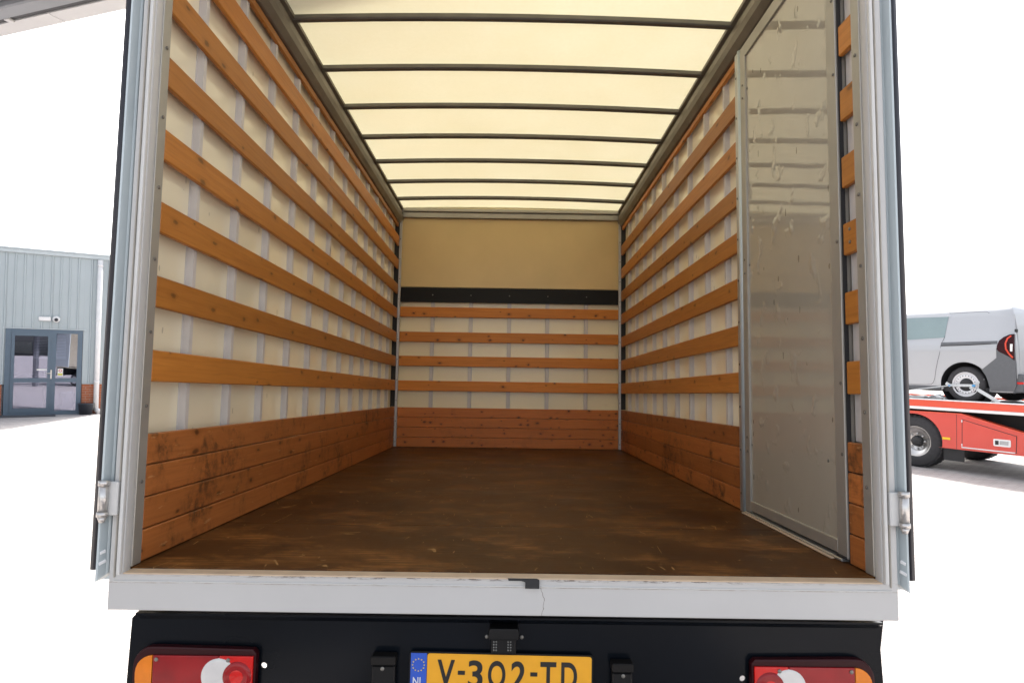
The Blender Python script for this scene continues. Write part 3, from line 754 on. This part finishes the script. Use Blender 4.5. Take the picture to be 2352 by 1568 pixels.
# bucket planter and mat by the entrance
def bworld(u, v, z=0): return BA+BD*u+Vector((BD.y, -BD.x, 0))*v+Vector((0, 0, z))
bk = turned('bucket', [(.004, 0), (.004, .16), (.30, .195), (.305, .215), (.325, .217), (.325, .200), (.30, .185), (.06, .155), (.05, 0)], 'z', (0, 0, 0), M['bucket'] if 'bucket' in M else plain('dark plastic bucket', (.03, .034, .045), .5), None, 32, False)
bk.location = bworld(1.95, .30); tag(bk, 'dark plastic tub on the paving below the brick plinth', 'bucket')
mt = box('door_mat', -1.0, 1.22, -.72, -.10, .004, .022, M['mat'], None, .004)
mt.location = BA; mt.rotation_euler = B.rotation_euler; tag(mt, 'flat grey door mat in front of the glazed entrance', 'mat')

# ------------------------------------------------------------------ recovery truck on the right (local: x towards its tail, y away from the camera)
M['redp'] = plain('red truck paint', (.62, .055, .035), .28, 0, .05, 2, .5, 0, 0, .3)
M['redp2'] = plain('orange red bed paint', (.70, .075, .03), .3, 0, .05, 2, .5, 0, 0, .3)
M['whitep'] = plain('white stripe', (.78, .78, .77), .4)
M['dark'] = plain('dark underbody', (.018, .018, .02), .6)
M['galv'] = plain('galvanised deck', (.45, .46, .47), .45, .5, .15, 9)
P0 = Vector((7.163, 9.758, 0))
K = thing('recovery_truck', 'red flatbed recovery truck carrying a grey van on the right', 'truck', P0, (0, 0, math.radians(-60)))
archp = arc(0, .46, .50, 180-8, 8, 20)
side_poly = [(-1.9, .39), (-.505, .39)]+[(a, b_) for a, b_ in archp]+[(.505, .39)]
# lower side panel with the wheel arch, top edge falling to the tail
side_poly = [(-1.9, .39), (-.47, .39)]+arc(0, .46, .475, 188, -8, 24)+[(.41, .389), (1.65, .394), (2.6, .398), (2.6, .50), (1.65, .742), (.757, .973), (0, .963), (-1.9, .955)]
sp = shape('side_panel', [side_poly], -.012, .012, 'y', M['redp'], K)
prism('panel_flange', [(-1.9, .956), (0, .964), (.757, .974), (1.65, .743), (2.6, .501), (2.6, .515), (1.65, .757), (.76, .989), (0, .979), (-1.9, .971)], -.02, .12, 'y', M['redp2'], sp)
box('seam', .693, .699, -.0135, -.0125, .392, .972, M['dark'], sp)
ld = shape('locker_door', [[(.788, .885), (1.553, .690), (1.548, .437), (.785, .437)]], -.0165, -.0125, 'y', M['redp'], sp)
shape('locker_gap', [[(.778, .897), (1.563, .698), (1.556, .428), (.775, .428)], [(.788, .885), (1.553, .690), (1.548, .437), (.785, .437)]], -.0148, -.0128, 'y', M['dark'], sp)
box('locker_sill', .775, 1.54, -.03, -.0125, .424, .441, M['whitep'], sp, .003)
lt = prism('latch', rrect(1.24, 1.482, .510, .625, .02), -.022, -.017, 'y', M['whitep'], sp, .002)
box('latch_paddle', 1.33, 1.45, -.026, -.0225, .54, .60, M['galv'], sp, .003); box('latch_slot', 1.265, 1.315, -.0245, -.0225, .535, .60, M['dark'], sp)
for z in (.845, .45): box('locker_hinge', .771, .787, -.024, -.0125, z, z+.04, M['whitep'], sp, .002)
M['marker'] = plain('amber marker', (.85, .55, .01), .35); box('side_marker', .474, .598, -.020, -.0125, .533, .571, M['marker'], sp, .003)
# bed
bed = box('bed', -4.0, 3.0, .03, 2.27, 1.08, 1.155, M['galv'], K)
box('bed_side', -4.0, 3.0, -.006, .029, 1.068, 1.182, M['redp2'], bed, .003); box('bed_edge', -4.0, 3.0, -.016, .03, 1.183, 1.203, M['whitep'], bed, .003)
box('bed_stripe', -4.0, 2.4, -.010, .029, 1.018, 1.066, M['whitep'], bed, .003); box('bed_side', -4.0, 3.0, 2.271, 2.30, 1.02, 1.19, M['redp2'], bed, .003)
for k in range(10): box('deck_rib', -3.2+k*.55, -3.12+k*.55, .08, 2.2, 1.156, 1.172, M['whitep'], bed)
ch = box('chassis', -4.4, 2.4, .45, 1.85, .62, 1.07, M['dark'], K)
box('mud_flap', .452, .774, .06, .08, .18, .42, M['dark'], K, .002); box('rear_underframe', 1.0, 2.5, .2, 2.1, .44, .62, M['dark'], K)
for y0, sg in ((.02, 1), (2.28, -1)):
    for x_ in (0.0, -3.3):
        w_ = turned('wheel', [(.045*sg, .25), (.0, .268), (-.002*sg, .30), (.004*sg, .40), (.03*sg, .436), (.06*sg, .445), (.24*sg, .445), (.27*sg, .436), (.3*sg, .40), (.3*sg, .25)], 'y', (0, 0, 0), M['tyre'], K, 56, False)
        w_.location = (x_, y0, .447)
        turned('rim', [(.10*sg, .0), (.10*sg, .15), (.085*sg, .165), (.07*sg, .18), (.06*sg, .235), (.02*sg, .25), (.012*sg, .262), (.02*sg, .27)], 'y', (0, 0, 0), M['steel'], w_, 48, False)
        turned('hub', [(.02*sg, .0), (.02*sg, .07), (.035*sg, .085), (.1*sg, .10)], 'y', (0, 0, 0), M['dark'], w_, 24, False)
        for q in range(8):
            t = q*math.pi/4; cyl('wheel_nut', (.13*math.cos(t), .098*sg, .13*math.sin(t)), (.13*math.cos(t), .07*sg, .13*math.sin(t)), .016, M['galv'], w_, 6)
        for q in range(36):     # tread blocks
            t = q*math.pi/18; o = box('tread_block', -.026, .026, .012, .288, -.006, .007, M['tyre'], w_)
            if q: o.data = tb
            else: tb = o.data
            o.location = (.447*math.cos(t), 0 if sg > 0 else -.3, .447*math.sin(t)); o.rotation_euler = (0, math.pi/2-t, 0)
prism('cab', [(-5.6, .45), (-5.7, 1.2), (-5.3, 2.3), (-4.2, 2.35), (-4.15, .45)], .05, 2.25, 'y', M['redp'], K, .05)

# ------------------------------------------------------------------ grey van on the bed
V = thing('grey_van', 'silver grey panel van strapped on the red recovery truck', 'van', P0+Vector((0, 0, 0)), (0, 0, math.radians(-60)))
M['vpaint'] = plain('silver grey paint', (.40, .41, .43), .28, .2, .03, 1, .5, 0, 0, .5)
M['vplastic'] = plain('dark grey bumper plastic', (.10, .105, .115), .55, 0, .08, 20)
M['vglass'] = plain('van window', (.22, .29, .30), .06, 0, .1, 3)
M['vrim'] = plain('white steel wheel', (.66, .66, .68), .4, .2, .05)
YS, WD = .20, 1.86
XC, ZC, RW = .717, 1.470, .305
FX = XC-2.72
# side outline as levels of (z, rear x, inset); front end simplified hood
def van_side(flip):
    lv = [(1.36, 1.40, .03), (1.45, 1.47, .01), (1.60, 1.485, .0), (1.85, 1.478, -.012), (2.05, 1.47, -.015), (2.15, 1.465, -.005), (2.22, 1.455, .012), (2.45, 1.43, .055), (2.62, 1.40, .095), (2.72, 1.365, .145), (2.77, 1.31, .22), (2.79, 1.2, .33)]
    return lv
lv = van_side(0)
def front_x(z):
    return -2.95 if z < 1.95 else (-2.95+(z-1.95)*.9 if z < 2.1 else (-2.2+(z-2.1)*1.55))
us = [-1, ] 
def van_grid(side):
    """body shell of one flank as a grid; faces inside the wheel arches left out, arch verts snapped to the circle"""
    v, f, idx = [], [], {}
    NU = 96
    zs = []
    for i in range(len(lv)-1):
        n = max(1, int((lv[i+1][0]-lv[i][0])/.03))
        for q in range(n):
            t = q/n; zs.append(tuple(lv[i][j]*(1-t)+lv[i+1][j]*t for j in range(3)))
    zs.append(lv[-1])
    NZ = len(zs)
    RA = .375
    for j, (z, xr, ins) in enumerate(zs):
        x0 = front_x(z)
        for i in range(NU+1):
            x = x0+(xr-x0)*i/NU; zz = z
            for cx in (XC, FX):
                dx, dz = x-cx, zz-ZC; r = math.hypot(dx, dz)
                if RA-.03 < r < RA+.03: x, zz = cx+dx*RA/r, ZC+dz*RA/r
            yy = YS+ins+(.02*max(0, (abs(i/NU-.5)-.42)/.08)**2)
            if side: yy = 2*YS+WD-yy
            idx[i, j] = len(v); v.append((x, yy, zz))
    for j in range(NZ-1):
        for i in range(NU):
            q = [idx[i, j], idx[i+1, j], idx[i+1, j+1], idx[i, j+1]]
            if any(all(math.hypot(v[a][0]-cx, v[a][2]-ZC) < RA+.004 for a in q) for cx in (XC, FX)): continue
            f.append(tuple(q))
    return v, f, idx, NU, NZ
va, fa, ia, NU, NZ = van_grid(0); vb, fb, ib, _, _ = van_grid(1)
off = len(va); vv = va+vb; ff = fa+[tuple(q+off for q in t)[::-1] for t in fb]
for i in range(NU): ff.append((ia[i, NZ-1], ia[i+1, NZ-1], ib[i+1, NZ-1]+off, ib[i, NZ-1]+off))       # roof
for j in range(NZ-1):
    ff.append((ia[NU, j], ib[NU, j]+off, ib[NU, j+1]+off, ia[NU, j+1])); ff.append((ia[0, j], ia[0, j+1], ib[0, j+1]+off, ib[0, j]+off))
body = mesh('body', vv, ff, M['vpaint'], V, True)
es = body.modifiers.new('split', 'EDGE_SPLIT'); es.split_angle = math.radians(40)
box('underbody', -2.8, 1.3, YS+.06, YS+WD-.06, 1.34, 1.42, M['dark'], V)
def flank(z):   # y of the near flank at a height
    for i in range(len(lv)-1):
        if lv[i][0] <= z <= lv[i+1][0]:
            t = (z-lv[i][0])/(lv[i+1][0]-lv[i][0]); return YS+lv[i][2]*(1-t)+lv[i+1][2]*t
    return YS+.2
def decal(name, pts, lift, mat, parent, sub=8):
    """thin panel following the flank: outline polygon with y from the body surface"""
    poly = []
    n = len(pts)
    for i in range(n):
        a, b_ = pts[i], pts[(i+1) % n]
        for q in range(sub): t = q/sub; poly.append((a[0]*(1-t)+b_[0]*t, a[1]*(1-t)+b_[1]*t))
    bm = bmesh.new(); vs_ = [bm.verts.new((x, 0, z)) for x, z in poly]; fc = bm.faces.new(vs_)
    bmesh.ops.triangulate(bm, faces=[fc]); 
    for _ in range(3):
        bmesh.ops.subdivide_edges(bm, edges=bm.edges[:], cuts=1, use_grid_fill=True); bmesh.ops.triangulate(bm, faces=bm.faces[:])
    for w_ in bm.verts: w_.co.y = flank(w_.co.z)-lift
    ext = bmesh.ops.extrude_face_region(bm, geom=bm.faces[:])
    for e in ext['geom']:
        if isinstance(e, bmesh.types.BMVert): e.co.y += lift+.01
    return from_bm(name, bm, mat, parent)
def strip(name, pts, w, lift, mat, parent):
    """narrow line along the flank"""
    v, f = [], []
    for i, (x, z) in enumerate(pts):
        a = pts[max(0, i-1)]; c = pts[min(len(pts)-1, i+1)]; d = Vector((c[0]-a[0], c[1]-a[1])).normalized(); nn_ = Vector((-d.y, d.x))*w/2
        for sgn in (1, -1):
            xx, zz = x+nn_.x*sgn, z+nn_.y*sgn; v.append((xx, flank(zz)-lift, zz)); 
        for sgn in (1, -1):
            xx, zz = x+nn_.x*sgn, z+nn_.y*sgn; v.append((xx, flank(zz)+.012, zz))
    for i in range(len(pts)-1):
        a, c = i*4, i*4+4
        f += [(a, a+1, c+1, c), (a, c, c+2, a+2), (a+1, a+3, c+3, c+1), (a+2, c+2, c+3, a+3)]
    return mesh(name, v, f, mat, parent)
decal('side_window', [(-1.15, 2.63), (-.164, 2.64), (.430, 2.63), (.398, 2.268), (-.16, 2.243), (-1.3, 2.21), (-1.6, 2.22)], .006, M['vglass'], V)
M['seamm'] = plain('shut line', (.10, .10, .11), .6)
strip('shut_line', [(.437, 2.69), (.40, 2.27), (.352, 2.15), (.335, 2.0), (.300, 1.86), (.270, 1.72), (.245, 1.56), (.22, 1.49), (.182, 1.452), (.08, 1.44), (-.9, 1.43)], .007, .0025, M['seamm'], V)
strip('roof_line', [(-1.0, 2.735), (-.1, 2.742), (.3, 2.743), (.40, 2.725), (.437, 2.69), (.7, 2.693), (1.0, 2.69), (1.05, 2.66)], .006, .0025, M['seamm'], V)
strip('panel_line', [(1.05, 2.66), (1.06, 2.50), (1.0, 2.42), (.9, 2.38)], .005, .0012, M['vpaint'], V)
decal('slide_rail', [(.353, 2.183), (1.21, 2.195), (1.21, 2.145), (.353, 2.118)], .006, M['vplastic'], V)
strip('rail_slot', [(.353, 2.124), (.8, 2.134), (1.13, 2.150)], .014, .0085, M['dark'], V)
decal('corner_bumper', [(1.203, 2.07), (1.455, 2.03), (1.47, 1.85), (1.475, 1.5), (1.43, 1.38), (1.10, 1.375), (1.085, 1.47), (1.06, 1.60), (.985, 1.722), (1.204, 1.916)], .010, M['vplastic'], V, 4)
box('rear_bumper', 1.40, 1.56, YS+.02, YS+WD-.02, 1.37, 1.66, M['vplastic'], V, .03, 2)
box('sill', -1.6, .34, YS+.005, YS+.10, 1.36, 1.425, M['vplastic'], V, .01)
tl = decal('tail_lamp', [(1.215, 2.12), (1.24, 2.20), (1.30, 2.255), (1.379, 2.295), (1.44, 2.30), (1.452, 2.10), (1.462, 1.90), (1.456, 1.878), (1.38, 1.94), (1.24, 2.02), (1.21, 2.06)], .016, M['red_dark'], V, 3)
strip('lamp_bar', [(1.405, 2.275), (1.355, 2.23), (1.335, 2.15), (1.345, 2.06), (1.39, 1.98), (1.44, 1.92)], .024, .021, M['lampo'] if 'lampo' in M else plain('orange red bar', (.6, .05, .02), .2), V)  # plain orange-red colour, no emission
box('lamp_inset', 1.40, 1.436, flank(2.1)-.022, flank(2.1)-.010, 2.02, 2.14, M['whitep'], V, .003)
box('rear_reflector', 1.45, 1.562, YS+.012, YS+.12, 1.50, 1.535, M['red_bright'], V, .003)
rdv = prism('rear_door', [(1.470, 1.67), (1.487, 1.68), (1.478, 2.05), (1.445, 2.45), (1.415, 2.63), (1.40, 2.62)], YS+.10, YS+WD/2-.006, 'y', M['vpaint'], V, .004)
prism('rear_door', [(1.470, 1.67), (1.487, 1.68), (1.478, 2.05), (1.445, 2.45), (1.415, 2.63), (1.40, 2.62)], YS+WD/2+.006, YS+WD-.10, 'y', M['vpaint'], V, .004)
box('door_hinge', 1.43, 1.462, YS+.05, YS+.10, 2.33, 2.38, M['dark'], V, .004)
box('door_handle', 1.47, 1.51, YS+.55, YS+.80, 1.98, 2.06, M['dark'], V, .01)
for cx in (XC, FX):
    ring = arc(cx, ZC, .372, -35, 215, 28); inner = arc(cx, ZC, .372, 215, -35, 28)
    ln = turned('arch_liner', [(.02, .379), (.30, .379), (.30, .02)], 'y', (cx, YS, ZC), M['dark'], V, 40, False)
    for y0, sg in ((YS+.03, 1), (YS+WD-.03, -1)):
        w_ = turned('wheel', [(.03*sg, .19), (.008*sg, .205), (.0, .235), (.006*sg, .275), (.025*sg, .298), (.05*sg, .305), (.16*sg, .305), (.185*sg, .298), (.2*sg, .27), (.2*sg, .19)], 'y', (0, 0, 0), M['tyre'], V, 48, False)
        w_.location = (cx, y0, ZC)
        rm_ = turned('rim', [(.045*sg, .0), (.045*sg, .055), (.03*sg, .075), (.03*sg, .09), (.045*sg, .1), (.018*sg, .130), (.018*sg, .160), (.04*sg, .178), (.04*sg, .188), (.008*sg, .196), (.006*sg, .207), (.014*sg, .21)], 'y', (0, 0, 0), M['vrim'], w_, 48, False)
        turned('hub_cap', [(.012*sg, .0), (.016*sg, .05), (.03*sg, .10), (.044*sg, .105)], 'y', (0, 0, 0), M['dark'], w_, 28, False)
        for q in range(20):
            t = q*math.pi/10; cyl('rim_hole', (.146*math.cos(t), .0165*sg, .146*math.sin(t)), (.146*math.cos(t), .022*sg, .146*math.sin(t)), .0085, M['dark'], w_, 8)
prism('windscreen', [(-2.05, 2.12), (-2.03, 2.12), (-1.25, 2.70), (-1.28, 2.70)], YS+.2, YS+WD-.2, 'y', M['vglass'], V)

# wheel strap: webbing across the tyre, down to the bed on both sides
M['web'] = plain('grey webbing', (.55, .57, .58), .8, 0, .15, 60)
M['blue'] = plain('blue ratchet', (.05, .30, .62), .4)
sx = thing('tie_down_strap', 'pale webbing strap across the rear wheel of the grey van', 'strap', P0, (0, 0, math.radians(-60)))
def web(name, a, b_, w, mat, y, y2=None, th=.004):
    a, b_ = Vector(a), Vector(b_); d = (b_-a).normalized(); n_ = Vector((-d.y, d.x))*w/2
    y2 = y if y2 is None else y2
    v = []
    for yy, p in ((y, a), (y2, b_)):
        for s in (1, -1):
            for t in (0, th): v.append((p.x+n_.x*s, yy-t, p.y+n_.y*s))
    f = [(0, 1, 3, 2), (4, 6, 7, 5), (0, 4, 5, 1), (2, 3, 7, 6), (1, 5, 7, 3), (0, 2, 6, 4)]
    return mesh(name, v, f, mat, sx)
wy = YS+.012
web('wheel_band', (.455, 1.448), (.860, 1.455), .042, M['web'], wy)
web('wheel_band', (.800, 1.40), (.985, 1.575), .040, M['web'], wy-.006, wy+.04)
web('wheel_band', (.425, 1.485), (.50, 1.435), .05, M['web'], wy-.006, wy-.006)
web('tail_strap', (.900, 1.40), (1.30, 1.20), .055, M['web'], wy, .06)
web('front_strap', (-.20, 1.325), (.50, 1.445), .018, M['web'], .08, wy)
box('ratchet', .835, .885, wy-.022, wy-.008, 1.435, 1.47, M['blue'], sx, .004); box('ratchet', .465, .495, wy-.02, wy-.006, 1.43, 1.452, M['blue'], sx, .003)
# winch tackle lying on the bed ahead of the wheel
wt = thing('wheel_chock', 'bright metal wheel chock and chain lying on the bed ahead of the van wheel', 'chock', P0, (0, 0, math.radians(-60)))
box('chock_rail', -.6, .40, .14, .17, 1.198, 1.235, M['galv'], wt, .004)
prism('chock_body', [(.20, 1.198), (.42, 1.198), (.40, 1.23), (.28, 1.285), (.22, 1.26)], .18, .30, 'y', M['whitep'], wt, .006)
for k in range(9):
    bm = bmesh.new(); lathe(bm, [(-.006, .010), (-.006, .016), (.006, .016), (.006, .010), (-.006, .010)], 'y', (0, 0, 0), 10)
    o = from_bm('chain_link', bm, M['galv'], wt, True); o.location = (.10+k*.022, .13, 1.216+.012*math.sin(k*1.3)+.004*k); o.rotation_euler = (k*1.1, k*.7, k*.9)
